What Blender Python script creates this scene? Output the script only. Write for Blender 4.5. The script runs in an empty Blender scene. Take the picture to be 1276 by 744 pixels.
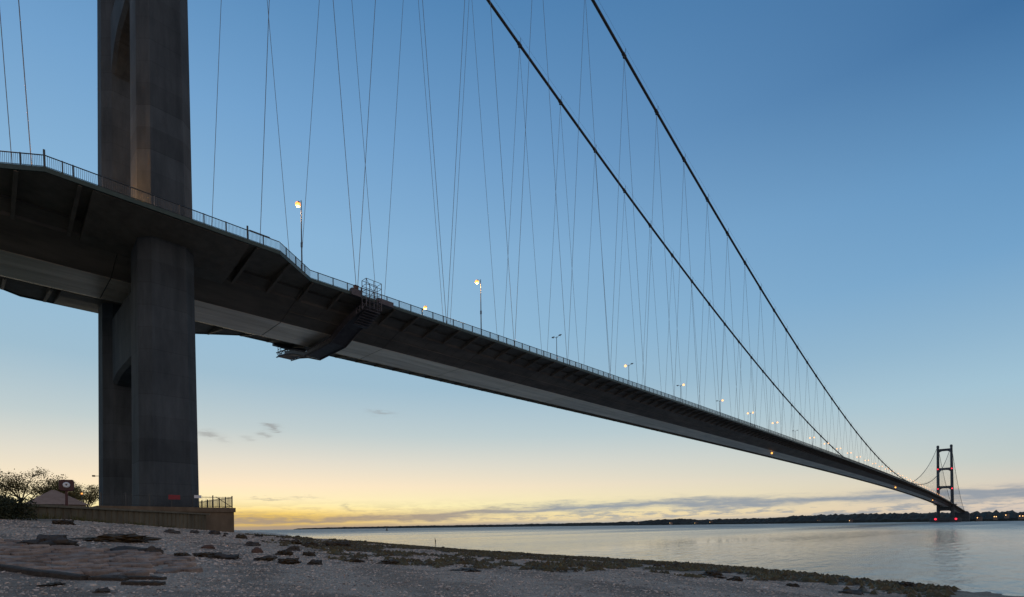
import bpy, math, random
from mathutils import Vector, Matrix, noise
random.seed(7)
R = math.radians
S = bpy.context.scene
col = S.collection

# ------------------------------------------------------------------ camera
CAM = (84.079, -16.019, 2.268)
cd = bpy.data.cameras.new('camera'); cam = bpy.data.objects.new('camera', cd); col.objects.link(cam); S.camera = cam
cd.sensor_width = 36.0; cd.lens = 36.0 * 639.3455 / 1276.0; cd.shift_y = (656.19 - 372.0) / 1276.0
cd.clip_start = 0.1; cd.clip_end = 60000
cam.matrix_world = (Matrix.Translation(CAM) @ Matrix.Rotation(0.760419, 4, 'Z')
                    @ Matrix.Rotation(math.pi / 2, 4, 'X') @ Matrix.Rotation(-0.012772, 4, 'Z'))

# ------------------------------------------------------------------ sky at dawn
SUN_AZ = 71.5          # degrees to the left (east) of +Y
W = bpy.data.worlds.new('World'); S.world = W; W.use_nodes = True
nt = W.node_tree; nt.nodes.clear()
def N(t, **k):
    n = nt.nodes.new(t)
    for a, b in k.items(): setattr(n, a, b)
    return n
def L(a, b): nt.links.new(a, b)
def M(op, a, b=None, c=None):
    n = N('ShaderNodeMath', operation=op)
    for i, v in enumerate((a, b, c)):
        if v is None: continue
        if isinstance(v, (int, float)): n.inputs[i].default_value = v
        else: L(v, n.inputs[i])
    return n.outputs[0]
def lin(c):
    return tuple(((v / 255) / 12.92 if v / 255 <= .04045 else ((v / 255 + .055) / 1.055) ** 2.4) for v in c) + (1.0,)
tc = N('ShaderNodeTexCoord'); sx = N('ShaderNodeSeparateXYZ'); L(tc.outputs['Generated'], sx.inputs[0])
X, Y, Z = sx.outputs
e = M('MULTIPLY', M('ARCSINE', Z), 180 / math.pi)                       # elevation, degrees
az = M('MULTIPLY', M('ARCTAN2', M('MULTIPLY', X, -1.0), Y), 180 / math.pi)   # degrees east of the bridge axis
dif = M('SUBTRACT', az, SUN_AZ)
ca = M('COSINE', M('MULTIPLY', dif, math.pi / 180))
et = M('POWER', M('DIVIDE', M('MAXIMUM', e, 0.0), 90.0), 0.5)
def ramp(stops):
    n = N('ShaderNodeValToRGB'); cr = n.color_ramp; cr.interpolation = 'LINEAR'
    for i, (deg, c) in enumerate(stops):
        p = (deg / 90.0) ** .5
        el = cr.elements[i] if i < 2 else cr.elements.new(p)
        el.position = p; el.color = lin(c)
    L(et, n.inputs[0]); return n.outputs[0]
sunr = ramp([(0, (250, 214, 160)), (90, (70, 110, 154)), (1.2, (254, 232, 165)), (2.4, (255, 243, 186)), (4.5, (253, 232, 198)),
             (7, (228, 221, 204)), (10, (194, 206, 205)), (15, (160, 190, 206)), (20, (150, 188, 213)), (28, (138, 181, 215)), (36, (116, 163, 206)), (46, (84, 135, 183)), (62, (72, 120, 170))])
awayr = ramp([(0, (206, 190, 186)), (90, (70, 110, 154)), (2.5, (222, 207, 190)), (5, (190, 203, 202)), (11, (162, 196, 214)),
              (21, (114, 162, 202)), (27, (96, 146, 191)), (36, (58, 107, 156)), (60, (54, 98, 146))])
westr = ramp([(0, (176, 156, 150)), (90, (70, 110, 154)), (7, (232, 196, 176)), (18, (222, 198, 184)), (35, (164, 166, 176)), (60, (92, 124, 158))])  # unseen western sky, brightened and warmed to fill the beach with light
def mixc(f, a, b, mode='MIX'):
    n = N('ShaderNodeMix', data_type='RGBA', blend_type=mode)
    if isinstance(f, (int, float)): n.inputs[0].default_value = f
    else: L(f, n.inputs[0])
    for i, v in ((6, a), (7, b)):
        if isinstance(v, tuple): n.inputs[i].default_value = v
        else: L(v, n.inputs[i])
    return n.outputs[2]
def mrange(v, a, b, smooth=True):
    n = N('ShaderNodeMapRange'); n.clamp = True
    if smooth: n.interpolation_type = 'SMOOTHSTEP'
    L(v, n.inputs[0]); n.inputs[1].default_value = a; n.inputs[2].default_value = b
    return n.outputs[0]
grad = mixc(mrange(ca, 0.25, 1.0, False), awayr, sunr)
grad = mixc(mrange(ca, 0.25, -1.0), grad, westr)
# the physical sky, sun a degree under the horizon, blended with the measured colours and the brightened west
sk = N('ShaderNodeTexSky'); sk.sky_type = 'NISHITA'; sk.sun_disc = False
sk.sun_elevation = R(-1.0); sk.sun_rotation = R(-SUN_AZ); sk.ozone_density = 3.0
gain = mixc(1.0, sk.outputs[0], (1.7, 1.7, 1.5, 1), 'MULTIPLY')
skyc = mixc(0.96, gain, grad)
glow = M('MULTIPLY', M('EXPONENT', M('MULTIPLY', M('POWER', M('DIVIDE', M('ABSOLUTE', dif), 13.0), 2.0), -1.0)),
         M('EXPONENT', M('MULTIPLY', M('POWER', M('DIVIDE', M('ABSOLUTE', M('SUBTRACT', e, 0.95)), 1.1), 2.0), -1.0)))
skyc = mixc(M('MULTIPLY', glow, 1.0), skyc, lin((255, 206, 48)))
# thin cloud banks low over the estuary
cv = N('ShaderNodeCombineXYZ'); L(M('MULTIPLY', az, 0.10), cv.inputs[0]); L(M('MULTIPLY', e, 0.9), cv.inputs[1])
nz = N('ShaderNodeTexNoise'); nz.inputs['Scale'].default_value = 1.0; nz.inputs['Detail'].default_value = 7.0
nz.inputs['Roughness'].default_value = 0.6; L(cv.outputs[0], nz.inputs['Vector'])
cv2 = N('ShaderNodeCombineXYZ'); L(M('MULTIPLY', az, 0.55), cv2.inputs[0]); L(M('MULTIPLY', e, 3.0), cv2.inputs[1])
nz2 = N('ShaderNodeTexNoise'); nz2.inputs['Scale'].default_value = 1.0; nz2.inputs['Detail'].default_value = 6.0
nz2.inputs['Roughness'].default_value = 0.62; L(cv2.outputs[0], nz2.inputs['Vector'])
nn = M('SUBTRACT', nz.outputs[0], 0.5); nn2 = M('SUBTRACT', nz2.outputs[0], 0.5)
def gauss(v, w): return M('EXPONENT', M('MULTIPLY', M('POWER', M('DIVIDE', M('ABSOLUTE', v), w), 2.0), -1.0))
# band height against azimuth: it climbs from the sunrise towards the right
ec = mrange(az, 66, 26, True); ec = M('ADD', M('MULTIPLY', ec, 1.25), 0.95)
warp = M('ADD', M('MULTIPLY', nn, 2.4), M('MULTIPLY', nn2, 0.9))
b1 = M('MULTIPLY', gauss(M('ADD', M('SUBTRACT', e, ec), warp), 0.48), 1.0)
b2 = M('MULTIPLY', gauss(M('ADD', M('SUBTRACT', e, 0.1), M('MULTIPLY', warp, 0.35)), 0.5), 1.0)
b3 = M('MULTIPLY', M('MULTIPLY', mrange(M('ADD', nz.outputs[0], M('MULTIPLY', nn2, 0.8)), 0.44, 0.62), gauss(M('SUBTRACT', e, 1.1), 1.2)), M('ADD', M('MULTIPLY', mrange(az, 60, 15), 0.3), 0.55))
band = M('MINIMUM', M('MAXIMUM', M('MAXIMUM', b1, b2), b3), 1.0)
cloudc = mixc(mrange(ca, 0.8, 1.0), lin((142, 152, 164)), lin((164, 146, 130)))
skyc = mixc(M('MULTIPLY', band, 0.92), skyc, cloudc)
def wisp(a, el, wa, we, k):
    u = M('ADD', M('SUBTRACT', az, a), M('MULTIPLY', nn2, 2.6)); v = M('ADD', M('SUBTRACT', e, el), M('MULTIPLY', nn2, 1.6))
    return M('MULTIPLY', M('MULTIPLY', gauss(u, wa), gauss(v, we)), k * .68)
ws = None
for a in ((74.2, 9.2, .75, .3, .75), (68.5, 10.3, .6, .3, .85), (69.3, 9.5, .5, .2, .7), (70.6, 9.0, .5, .2, .3), (72.9, 8.8, .5, .3, .3),
          (57.6, 12.3, 1.1, .2, .6), (69.0, 3.1, 1.8, .12, .6), (65.6, 3.3, 1.2, .12, .6), (61.5, 2.4, .35, .35, .5)):
    m = wisp(*a); ws = m if ws is None else M('MAXIMUM', ws, m)
skyc = mixc(ws, skyc, lin((138, 134, 132)))
bg = N('ShaderNodeBackground'); bg.inputs[1].default_value = 1.0; L(skyc, bg.inputs[0])
wo = N('ShaderNodeOutputWorld'); L(bg.outputs[0], wo.inputs[0])
W.cycles.sampling_method = 'MANUAL'; W.cycles.sample_map_resolution = 1024

# ------------------------------------------------------------------ sun, still a degree under the horizon
sl = bpy.data.lights.new('sun', 'SUN'); sl.energy = 0.5; sl.angle = R(2); sl.color = (1.0, 0.62, 0.32)
so = bpy.data.objects.new('sun', sl); col.objects.link(so)
sdir = Vector((-math.sin(R(SUN_AZ)), math.cos(R(SUN_AZ)), math.tan(R(-1.0)))).normalized()
so.rotation_euler = sdir.to_track_quat('Z', 'Y').to_euler()
S.view_settings.view_transform = 'Standard'; S.view_settings.look = 'None'
S.view_settings.exposure = 0.0; S.view_settings.gamma = 1.0; S.view_settings.use_curve_mapping = False
S.render.engine = 'CYCLES'

# ------------------------------------------------------------------ materials
def mat(name, c1, c2=None, rough=.8, metal=0.0, scale=1.0, stretch=(1, 1, 1), bump=0.0, bscale=None, spec=.3, detail=6, rand=0.0, world=False):
    m = bpy.data.materials.new(name); m.use_nodes = True; t = m.node_tree; ns = t.nodes; ls = t.links
    b = ns['Principled BSDF']; b.inputs['Roughness'].default_value = rough; b.inputs['Metallic'].default_value = metal
    b.inputs['Specular IOR Level'].default_value = spec
    c2 = c2 or c1
    tcn = ns.new('ShaderNodeTexCoord'); mp = ns.new('ShaderNodeMapping'); mp.inputs['Scale'].default_value = stretch
    if world:
        g = ns.new('ShaderNodeNewGeometry'); ls.new(g.outputs['Position'], mp.inputs[0])
    else: ls.new(tcn.outputs['Object'], mp.inputs[0])
    nzz = ns.new('ShaderNodeTexNoise'); nzz.inputs['Scale'].default_value = scale; nzz.inputs['Detail'].default_value = detail
    nzz.inputs['Roughness'].default_value = .62
    ls.new(mp.outputs[0], nzz.inputs['Vector'])
    r = ns.new('ShaderNodeMapRange'); r.inputs[1].default_value = .32; r.inputs[2].default_value = .68; ls.new(nzz.outputs[0], r.inputs[0])
    mx = ns.new('ShaderNodeMix'); mx.data_type = 'RGBA'; mx.inputs[6].default_value = (*c1, 1); mx.inputs[7].default_value = (*c2, 1)
    ls.new(r.outputs[0], mx.inputs[0]); out = mx.outputs[2]
    if rand:
        oi = ns.new('ShaderNodeObjectInfo'); mr = ns.new('ShaderNodeMapRange'); mr.inputs[3].default_value = 1 - rand; mr.inputs[4].default_value = 1 + rand
        ls.new(oi.outputs['Random'], mr.inputs[0])
        hs = ns.new('ShaderNodeHueSaturation'); ls.new(mr.outputs[0], hs.inputs['Value']); ls.new(out, hs.inputs['Color']); out = hs.outputs[0]
    ls.new(out, b.inputs['Base Color'])
    if bump:
        n2 = ns.new('ShaderNodeTexNoise'); n2.inputs['Scale'].default_value = bscale or scale * 4; n2.inputs['Detail'].default_value = 5
        ls.new(mp.outputs[0], n2.inputs['Vector'])
        bn = ns.new('ShaderNodeBump'); bn.inputs['Strength'].default_value = bump; bn.inputs['Distance'].default_value = .05
        ls.new(n2.outputs[0], bn.inputs['Height']); ls.new(bn.outputs[0], b.inputs['Normal'])
    m['out'] = 1
    return m
def emit(name, c, s):
    m = bpy.data.materials.new(name); m.use_nodes = True; b = m.node_tree.nodes['Principled BSDF']
    b.inputs['Base Color'].default_value = (*c, 1); b.inputs['Emission Color'].default_value = (*c, 1); b.inputs['Emission Strength'].default_value = s
    return m
def concrete():
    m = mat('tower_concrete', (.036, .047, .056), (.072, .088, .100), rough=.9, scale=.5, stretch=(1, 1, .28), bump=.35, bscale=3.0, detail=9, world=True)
    t = m.node_tree; ns = t.nodes; ls = t.links; b = ns['Principled BSDF']
    src = b.inputs['Base Color'].links[0].from_socket
    g = ns.new('ShaderNodeNewGeometry'); s = ns.new('ShaderNodeSeparateXYZ'); ls.new(g.outputs['Position'], s.inputs[0])
    def mm(op, a, bb):
        n = ns.new('ShaderNodeMath'); n.operation = op
        for i, v in enumerate((a, bb)):
            if isinstance(v, (int, float)): n.inputs[i].default_value = v
            else: ls.new(v, n.inputs[i])
        return n.outputs[0]
    # slip-form lift joints and streaks of rain wash
    fr = mm('FRACT', mm('DIVIDE', s.outputs[2], 2.55), 0.0)
    line = mm('LESS_THAN', fr, 0.035)
    lift = ns.new('ShaderNodeTexWhiteNoise'); lift.noise_dimensions = '1D'
    ls.new(mm('FLOOR', mm('DIVIDE', s.outputs[2], 2.55), 0.0), lift.inputs['W'])
    st = ns.new('ShaderNodeTexNoise'); st.inputs['Scale'].default_value = 2.2; st.inputs['Detail'].default_value = 6
    mp = ns.new('ShaderNodeMapping'); mp.inputs['Scale'].default_value = (1, 1, .035); ls.new(g.outputs['Position'], mp.inputs[0]); ls.new(mp.outputs[0], st.inputs['Vector'])
    v = mm('ADD', mm('MULTIPLY', lift.outputs[0], .28), mm('MULTIPLY', st.outputs[0], .5))
    v = mm('SUBTRACT', mm('ADD', v, .62), mm('MULTIPLY', line, .16))
    hs = ns.new('ShaderNodeHueSaturation'); ls.new(src, hs.inputs['Color']); ls.new(v, hs.inputs['Value'])
    ls.new(hs.outputs[0], b.inputs['Base Color'])
    return m
m_conc = concrete()
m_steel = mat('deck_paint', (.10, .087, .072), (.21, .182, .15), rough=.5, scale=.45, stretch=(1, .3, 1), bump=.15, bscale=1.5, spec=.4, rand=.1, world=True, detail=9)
m_soffit = mat('soffit_lit_paint', (.66, .55, .44), (.90, .78, .66), rough=.34, metal=.45, scale=.5, stretch=(1.6, .18, 1), bump=.1, spec=.5, rand=.14, world=True)  # same deck paint made paler: glow off the water put into colour
m_under = mat('bracket_paint', (.13, .112, .092), (.21, .182, .15), rough=.6, scale=.8, rand=.06, world=True)
m_green = mat('green_paint', (.03, .055, .05), (.05, .08, .07), rough=.5, scale=2)
m_road = mat('asphalt', (.045, .045, .047), (.06, .06, .06), rough=.9, scale=3)
m_rail = mat('rail_steel', (.045, .055, .06), (.07, .08, .085), rough=.5, scale=3, metal=.3)
m_cable = mat('cable_paint', (.035, .04, .045), (.06, .065, .07), rough=.6, scale=2)
m_hang = mat('hanger_steel', (.16, .17, .18), (.22, .23, .24), rough=.6, scale=2)
m_gan = mat('gantry_steel', (.07, .065, .075), (.12, .11, .12), rough=.55, scale=1.5, metal=.2)
m_pole = mat('lamp_steel', (.09, .095, .10), (.13, .135, .14), rough=.5, metal=.4)
m_lamp = emit('lamp_glow', (1.0, .34, .08), 2.0)
m_lampw = emit('lamp_glow_white', (1.0, .50, .22), 1.9)
m_lens = mat('lamp_glass', (.30, .30, .29), rough=.25, spec=.5)
m_red = emit('beacon_red', (1.0, .03, .06), 2.0)
m_orange = emit('navigation_amber', (1.0, .42, .08), 2.2)
m_win = emit('window_glow', (1.0, .55, .2), 3.0)

# ------------------------------------------------------------------ mesh helpers
class MB:
    def __init__(s): s.v = []; s.f = []
    def poly(s, pts, faces):
        o = len(s.v); s.v += [tuple(p) for p in pts]; s.f += [tuple(i + o for i in f) for f in faces]; return s
    def box(s, x0, x1, y0, y1, z0, z1):
        return s.poly([(x0, y0, z0), (x1, y0, z0), (x1, y1, z0), (x0, y1, z0), (x0, y0, z1), (x1, y0, z1), (x1, y1, z1), (x0, y1, z1)],
                      [(0, 3, 2, 1), (4, 5, 6, 7), (0, 1, 5, 4), (1, 2, 6, 5), (2, 3, 7, 6), (3, 0, 4, 7)])
    def prism_y(s, pts, y0, y1):        # polygon in x,z run along y
        n = len(pts)
        P = [(x, y0, z) for x, z in pts] + [(x, y1, z) for x, z in pts]
        return s.poly(P, [tuple(range(n)), tuple(range(2 * n - 1, n - 1, -1))] + [(i, i + n, (i + 1) % n + n, (i + 1) % n) for i in range(n)])
    def loft(s, rings, cap=True):
        n = len(rings[0]); P = [p for r in rings for p in r]; F = []
        for k in range(len(rings) - 1):
            for i in range(n):
                j = (i + 1) % n; F.append((k * n + i, k * n + j, (k + 1) * n + j, (k + 1) * n + i))
        if cap: F += [tuple(range(n - 1, -1, -1)), tuple(range((len(rings) - 1) * n, len(rings) * n))]
        return s.poly(P, F)
    def tube(s, pts, r, n=6):
        pts = [Vector(p) for p in pts]; rings = []
        rr = r if isinstance(r, (list, tuple)) else [r] * len(pts)
        for i, p in enumerate(pts):
            d = (pts[min(i + 1, len(pts) - 1)] - pts[max(i - 1, 0)]).normalized()
            a = d.cross(Vector((0, 0, 1)))
            if a.length < 1e-3: a = Vector((1, 0, 0))
            a.normalize(); b = a.cross(d)
            rings.append([tuple(p + (a * math.cos(2 * math.pi * k / n) + b * math.sin(2 * math.pi * k / n)) * rr[i]) for k in range(n)])
        return s.loft(rings)
    def bar(s, a, b, w):               # square bar
        return s.tube([a, b], w * .7071, 4)
    def mesh(s, name, m, smooth=False):
        me = bpy.data.meshes.new(name); me.from_pydata(s.v, [], s.f); me.materials.append(m)
        if smooth:
            for p in me.polygons: p.use_smooth = True
        return me
    def build(s, name, m, parent=None, smooth=False): return inst(name, s.mesh(name, m, smooth), parent)
def inst(name, me, parent=None, loc=None, rot=None, scale=None):
    o = bpy.data.objects.new(name, me); col.objects.link(o)
    if parent: o.parent = parent
    if loc: o.location = loc
    if rot: o.rotation_euler = rot
    if scale: o.scale = scale
    return o
def tag(o, label, cat, group=None):
    o['label'] = label; o['category'] = cat
    if group: o['group'] = group
    return o
def empty(name, loc=(0, 0, 0), rz=0):
    o = bpy.data.objects.new(name, None); col.objects.link(o); o.location = loc; o.rotation_euler = (0, 0, rz); return o
def fbm(x, y, z=0.0, o=4): return noise.fractal(Vector((x, y, z)), 1.0, 2.0, o)

# ------------------------------------------------------------------ the setting
XS = [-900, -470, -10.8, 28.4, 52, 66.5, 75.1, 80.5, 84.6, 92, 110, 200, 500]
YS = [330, 185, 29.7, 21.8, 15.8, 13.1, 11.1, 8.1, 5.8, 2, -6, -30, -60]
def interp(x, xs, ys):
    if x <= xs[0]: return ys[0]
    for i in range(1, len(xs)):
        if x <= xs[i]: return ys[i - 1] + (ys[i] - ys[i - 1]) * (x - xs[i - 1]) / (xs[i] - xs[i - 1])
    return ys[-1]
def yw(x): return interp(x, XS, YS) + .35 * fbm(x * .22, 3.1)
def kk(x): return interp(x, [40, 75], [.1, .042])
def zg(x, y):
    d = yw(x) - y
    z = d * kk(x)
    if d < 3: z = z * (.6 + .4 * max(0, d) / 3)
    z = min(z, 3.1 + .02 * max(0, d - 30)) if z > 3.1 else z
    z += .05 * fbm(x * .5, y * .5, 1.7) + .02 * fbm(x * 1.9, y * 1.9, 5.2)
    # a low storm ridge of shingle
    z += .10 * math.exp(-((d - 11 - 1.2 * fbm(x * .12, 9.)) / 1.6) ** 2)
    return max(z, -3.0)
def grid(a, b, st): 
    n = max(1, int(round((b - a) / st))); return [a + (b - a) * i / n for i in range(n)]
gx = grid(-900, -100, 80) + grid(-100, 0, 5) + grid(0, 40, 1.0) + grid(40, 90, .33) + grid(90, 120, 2) + grid(120, 500, 38) + [500]
gy = grid(-500, -60, 40) + grid(-60, -24, 3) + grid(-24, 24, .33) + grid(24, 60, 2) + grid(60, 340, 14) + [340]
def sstep(v, a, b):
    t_ = max(0.0, min(1.0, (v - a) / (b - a))); return t_ * t_ * (3 - 2 * t_)
def weed(x, y):
    d = yw(x) - y
    side = ((79 - 66) * (y + 10) - (6.5 + 10) * (x - 66)) / 21.0          # metres to the water side of the tide line
    nse = fbm(x * .33, y * .33, 7.0) + .5 * fbm(x * 1.1, y * 1.1, 2.0)
    a_ = sstep(d, 6.5 + 2 * nse, 1.5 + nse)
    b_ = sstep(side + 1.6 * nse, -.2, 1.6) * sstep(d, 24, 12) * sstep(nse, -.12, .22) * .9
    return max(a_, b_)
verts = []; dist = []
for y in gy:
    for x in gx:
        verts.append((x, y, zg(x, y))); dist.append(weed(x, y) if -20 < x < 95 and -24 < y < 60 else 0.0)
nx = len(gx)
faces = [(j * nx + i, j * nx + i + 1, (j + 1) * nx + i + 1, (j + 1) * nx + i) for j in range(len(gy) - 1) for i in range(nx - 1)]
me = bpy.data.meshes.new('beach'); me.from_pydata(verts, [], faces)
at = me.attributes.new('shore', 'FLOAT', 'POINT'); at.data.foreach_set('value', dist)
at = me.attributes.new('tide', 'FLOAT', 'POINT'); at.data.foreach_set('value', [yw(v[0]) - v[1] for v in verts])
for p in me.polygons: p.use_smooth = True
def beach_mat():
    m = bpy.data.materials.new('shingle'); m.use_nodes = True; t = m.node_tree; ns = t.nodes; ls = t.links; b = ns['Principled BSDF']
    b.inputs['Specular IOR Level'].default_value = .25
    g = ns.new('ShaderNodeNewGeometry')
    def vor(sc, feat='F1'):
        n = ns.new('ShaderNodeTexVoronoi'); n.inputs['Scale'].default_value = sc; n.feature = feat; ls.new(g.outputs['Position'], n.inputs['Vector']); return n
    def noi(sc, d=5):
        n = ns.new('ShaderNodeTexNoise'); n.inputs['Scale'].default_value = sc; n.inputs['Detail'].default_value = d; ls.new(g.outputs['Position'], n.inputs['Vector']); return n
    def mixn(f, a, c, mode='MIX'):
        n = ns.new('ShaderNodeMix'); n.data_type = 'RGBA'; n.blend_type = mode
        for i, v in ((0, f), (6, a), (7, c)):
            if isinstance(v, (int, float)): n.inputs[i].default_value = v
            elif isinstance(v, tuple): n.inputs[i].default_value = v
            else: ls.new(v, n.inputs[i])
        return n.outputs[2]
    def rng(v, a, c, smooth=True):
        n = ns.new('ShaderNodeMapRange'); n.inputs[1].default_value = a; n.inputs[2].default_value = c
        if smooth: n.interpolation_type = 'SMOOTHSTEP'
        ls.new(v, n.inputs[0]); return n.outputs[0]
    v1 = vor(14.0); v2 = vor(34.0); n1 = noi(.35); n2 = noi(2.2, 7)
    cr = ns.new('ShaderNodeValToRGB'); el = cr.color_ramp.elements
    el[0].color = (.24, .19, .15, 1); el[1].color = (.84, .72, .6, 1)
    for p, c in ((.35, (.48, .39, .31, 1)), (.7, (.66, .55, .45, 1)), (.9, (.76, .64, .53, 1))):
        q = el.new(p); q.color = c
    sp = ns.new('ShaderNodeSeparateColor'); ls.new(v1.outputs['Color'], sp.inputs[0]); ls.new(sp.outputs[0], cr.inputs[0])
    c = mixn(.45, cr.outputs[0], (.82, .67, .53, 1))
    c = mixn(rng(n2.outputs[0], .3, .75), c, (.62, .49, .38, 1), 'MIX')
    a = ns.new('ShaderNodeAttribute'); a.attribute_name = 'shore'
    ad = ns.new('ShaderNodeMath'); ad.operation = 'MULTIPLY_ADD'; ls.new(n2.outputs[0], ad.inputs[0]); ad.inputs[1].default_value = .9; ls.new(a.outputs['Fac'], ad.inputs[2])
    wet = rng(ad.outputs[0], .62, 1.25)
    c = mixn(wet, c, mixn(rng(n1.outputs[0], .4, .6), (.085, .052, .03, 1), (.095, .085, .036, 1)))
    dk = rng(n1.outputs[0], .5, .66)
    c = mixn(dk, c, mixn(.5, c, (.20, .16, .13, 1)))
    td = ns.new('ShaderNodeAttribute'); td.attribute_name = 'tide'
    def ma(op, p, q):
        n_ = ns.new('ShaderNodeMath'); n_.operation = op
        for i_, v_ in enumerate((p, q)):
            if isinstance(v_, (int, float)): n_.inputs[i_].default_value = v_
            else: ls.new(v_, n_.inputs[i_])
        return n_.outputs[0]
    # old strandlines: coarse dark and fine pale shingle sorted in bands along the shore
    ph = ma('ADD', ma('MULTIPLY', td.outputs['Fac'], 1.5), ma('MULTIPLY', n1.outputs[0], 9.0))
    sb_ = rng(ma('ADD', ma('SINE', ph, 0.0), ma('MULTIPLY', n2.outputs[0], 1.6)), .5, 1.9)
    c = mixn(ma('MULTIPLY', sb_, .55), c, (.26, .20, .155, 1))
    ls.new(c, b.inputs['Base Color'])
    rr = ns.new('ShaderNodeMapRange'); rr.inputs[3].default_value = .85; rr.inputs[4].default_value = .45; ls.new(wet, rr.inputs[0]); ls.new(rr.outputs[0], b.inputs['Roughness'])
    bn = ns.new('ShaderNodeBump'); bn.inputs['Strength'].default_value = 1.0; bn.inputs['Distance'].default_value = .09; bn.invert = True
    mxh = ns.new('ShaderNodeMath'); mxh.operation = 'ADD'; ls.new(v1.outputs['Distance'], mxh.inputs[0]); ls.new(v2.outputs['Distance'], mxh.inputs[1])
    ls.new(mxh.outputs[0], bn.inputs['Height']); ls.new(bn.outputs[0], b.inputs['Normal'])
    return m
m_beach = beach_mat(); me.materials.append(m_beach)
inst('beach', me)['kind'] = 'structure'

def water_mat():
    m = bpy.data.materials.new('estuary_water'); m.use_nodes = True; t = m.node_tree; ns = t.nodes; ls = t.links; b = ns['Principled BSDF']
    b.inputs['Base Color'].default_value = (.17, .165, .155, 1); b.inputs['IOR'].default_value = 1.33
    g = ns.new('ShaderNodeNewGeometry')
    def noi(sc, st, d, rot=0.0):
        mp = ns.new('ShaderNodeMapping'); mp.inputs['Scale'].default_value = st; mp.inputs['Rotation'].default_value = (0, 0, rot); ls.new(g.outputs['Position'], mp.inputs[0])
        n = ns.new('ShaderNodeTexNoise'); n.inputs['Scale'].default_value = sc; n.inputs['Detail'].default_value = d; ls.new(mp.outputs[0], n.inputs['Vector']); return n.outputs[0]
    n1 = noi(1.1, (1, .3, 1), 5, R(40)); n2 = noi(.03, (1, .16, 1), 5, R(40)); n3 = noi(.09, (1, .3, 1), 3, R(40))
    r = ns.new('ShaderNodeMapRange'); r.inputs[1].default_value = .35; r.inputs[2].default_value = .65; r.inputs[3].default_value = -.09; r.inputs[4].default_value = .10
    ls.new(n2, r.inputs[0])
    ad = ns.new('ShaderNodeMath'); ad.operation = 'MULTIPLY_ADD'; ls.new(n3, ad.inputs[0]); ad.inputs[1].default_value = 1.6; ls.new(n1, ad.inputs[2])
    bn = ns.new('ShaderNodeBump'); bn.inputs['Strength'].default_value = .35; bn.inputs['Distance'].default_value = .5
    ls.new(ad.outputs[0], bn.inputs['Height']); ls.new(bn.outputs[0], b.inputs['Normal'])
    # calm shallows off the beach, more wind ripple out in the channel
    sb = ns.new('ShaderNodeVectorMath'); sb.operation = 'DISTANCE'; ls.new(g.outputs['Position'], sb.inputs[0]); sb.inputs[1].default_value = (60, 12, 0)
    r2 = ns.new('ShaderNodeMapRange'); r2.interpolation_type = 'SMOOTHSTEP'; r2.inputs[1].default_value = 60; r2.inputs[2].default_value = 500; r2.inputs[3].default_value = .34; r2.inputs[4].default_value = 1.0
    ls.new(sb.outputs['Value'], r2.inputs[0]); ls.new(r2.outputs[0], bn.inputs['Strength'])
    r3 = ns.new('ShaderNodeMapRange'); r3.inputs[1].default_value = 50; r3.inputs[2].default_value = 420; r3.inputs[3].default_value = .10; r3.inputs[4].default_value = .40
    ls.new(sb.outputs['Value'], r3.inputs[0])
    sm = ns.new('ShaderNodeMath'); sm.operation = 'ADD'; ls.new(r3.outputs[0], sm.inputs[0]); ls.new(r.outputs[0], sm.inputs[1]); ls.new(sm.outputs[0], b.inputs['Roughness'])
    return m
MB().poly([(-30000, -30000, 0), (30000, -30000, 0), (30000, 30000, 0), (-30000, 30000, 0)], [(0, 1, 2, 3)]).build('water', water_mat())['kind'] = 'structure'
m_bed = mat('river_bed', (.05, .045, .04), rough=.9)

# grass bank behind the wall, round the tower foot
m_bank = mat('bank_grass', (.05, .055, .03), (.09, .09, .05), rough=.95, scale=.6, bump=.4, world=True)
outline = [(16.6, .4), (18.2, 2.3), (36.4, -13.4), (90, -60), (200, -160), (200, -400), (-600, -400), (-600, .4)]
n = len(outline)
MB().poly([(x, y, -.5) for x, y in outline] + [(x, y, 4.08) for x, y in outline],
          [tuple(range(n, 2 * n))] + [(i, (i + 1) % n, (i + 1) % n + n, i + n) for i in range(n)]).build('grass_bank', m_bank)['kind'] = 'structure'

# far shore: low wooded land, nearer on the right
def ridge(name, pts, depth, m, amp, seed, step=6.0):
    mb = MB(); A = []; 
    for (x0, y0, h0), (x1, y1, h1) in zip(pts[:-1], pts[1:]):
        k = max(2, int(math.hypot(x1 - x0, y1 - y0) / step))
        for i in range(k):
            t = i / k; A.append((x0 + (x1 - x0) * t, y0 + (y1 - y0) * t, h0 + (h1 - h0) * t))
    rows = []
    for q, (dy, hf) in enumerate(((0, -.3), (4, .25), (depth * .25, .8), (depth * .6, 1.0), (depth, .6), (depth * 1.3, -.3))):
        row = []
        for x, y, h in A:
            z = h * hf
            if hf > 0: z += amp * (.55 * abs(fbm(x * .02 + seed, q * 3.1)) + 0.6 * fbm(x * .11 + seed, q * 1.7 + 4, 0, 3)) * (.3 + .7 * hf)
            row.append((x, y + dy, max(z, -1.0) if hf > 0 else -1.0))
        rows.append(row)
    n = len(A)
    return mb.poly([p for r in rows for p in r], [(k * n + i, k * n + i + 1, (k + 1) * n + i + 1, (k + 1) * n + i) for k in range(len(rows) - 1) for i in range(n - 1)]).build(name, m)
m_shore = mat('far_woodland', (.018, .02, .018), (.05, .05, .04), rough=.95, scale=.05, world=True, detail=8)
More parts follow.
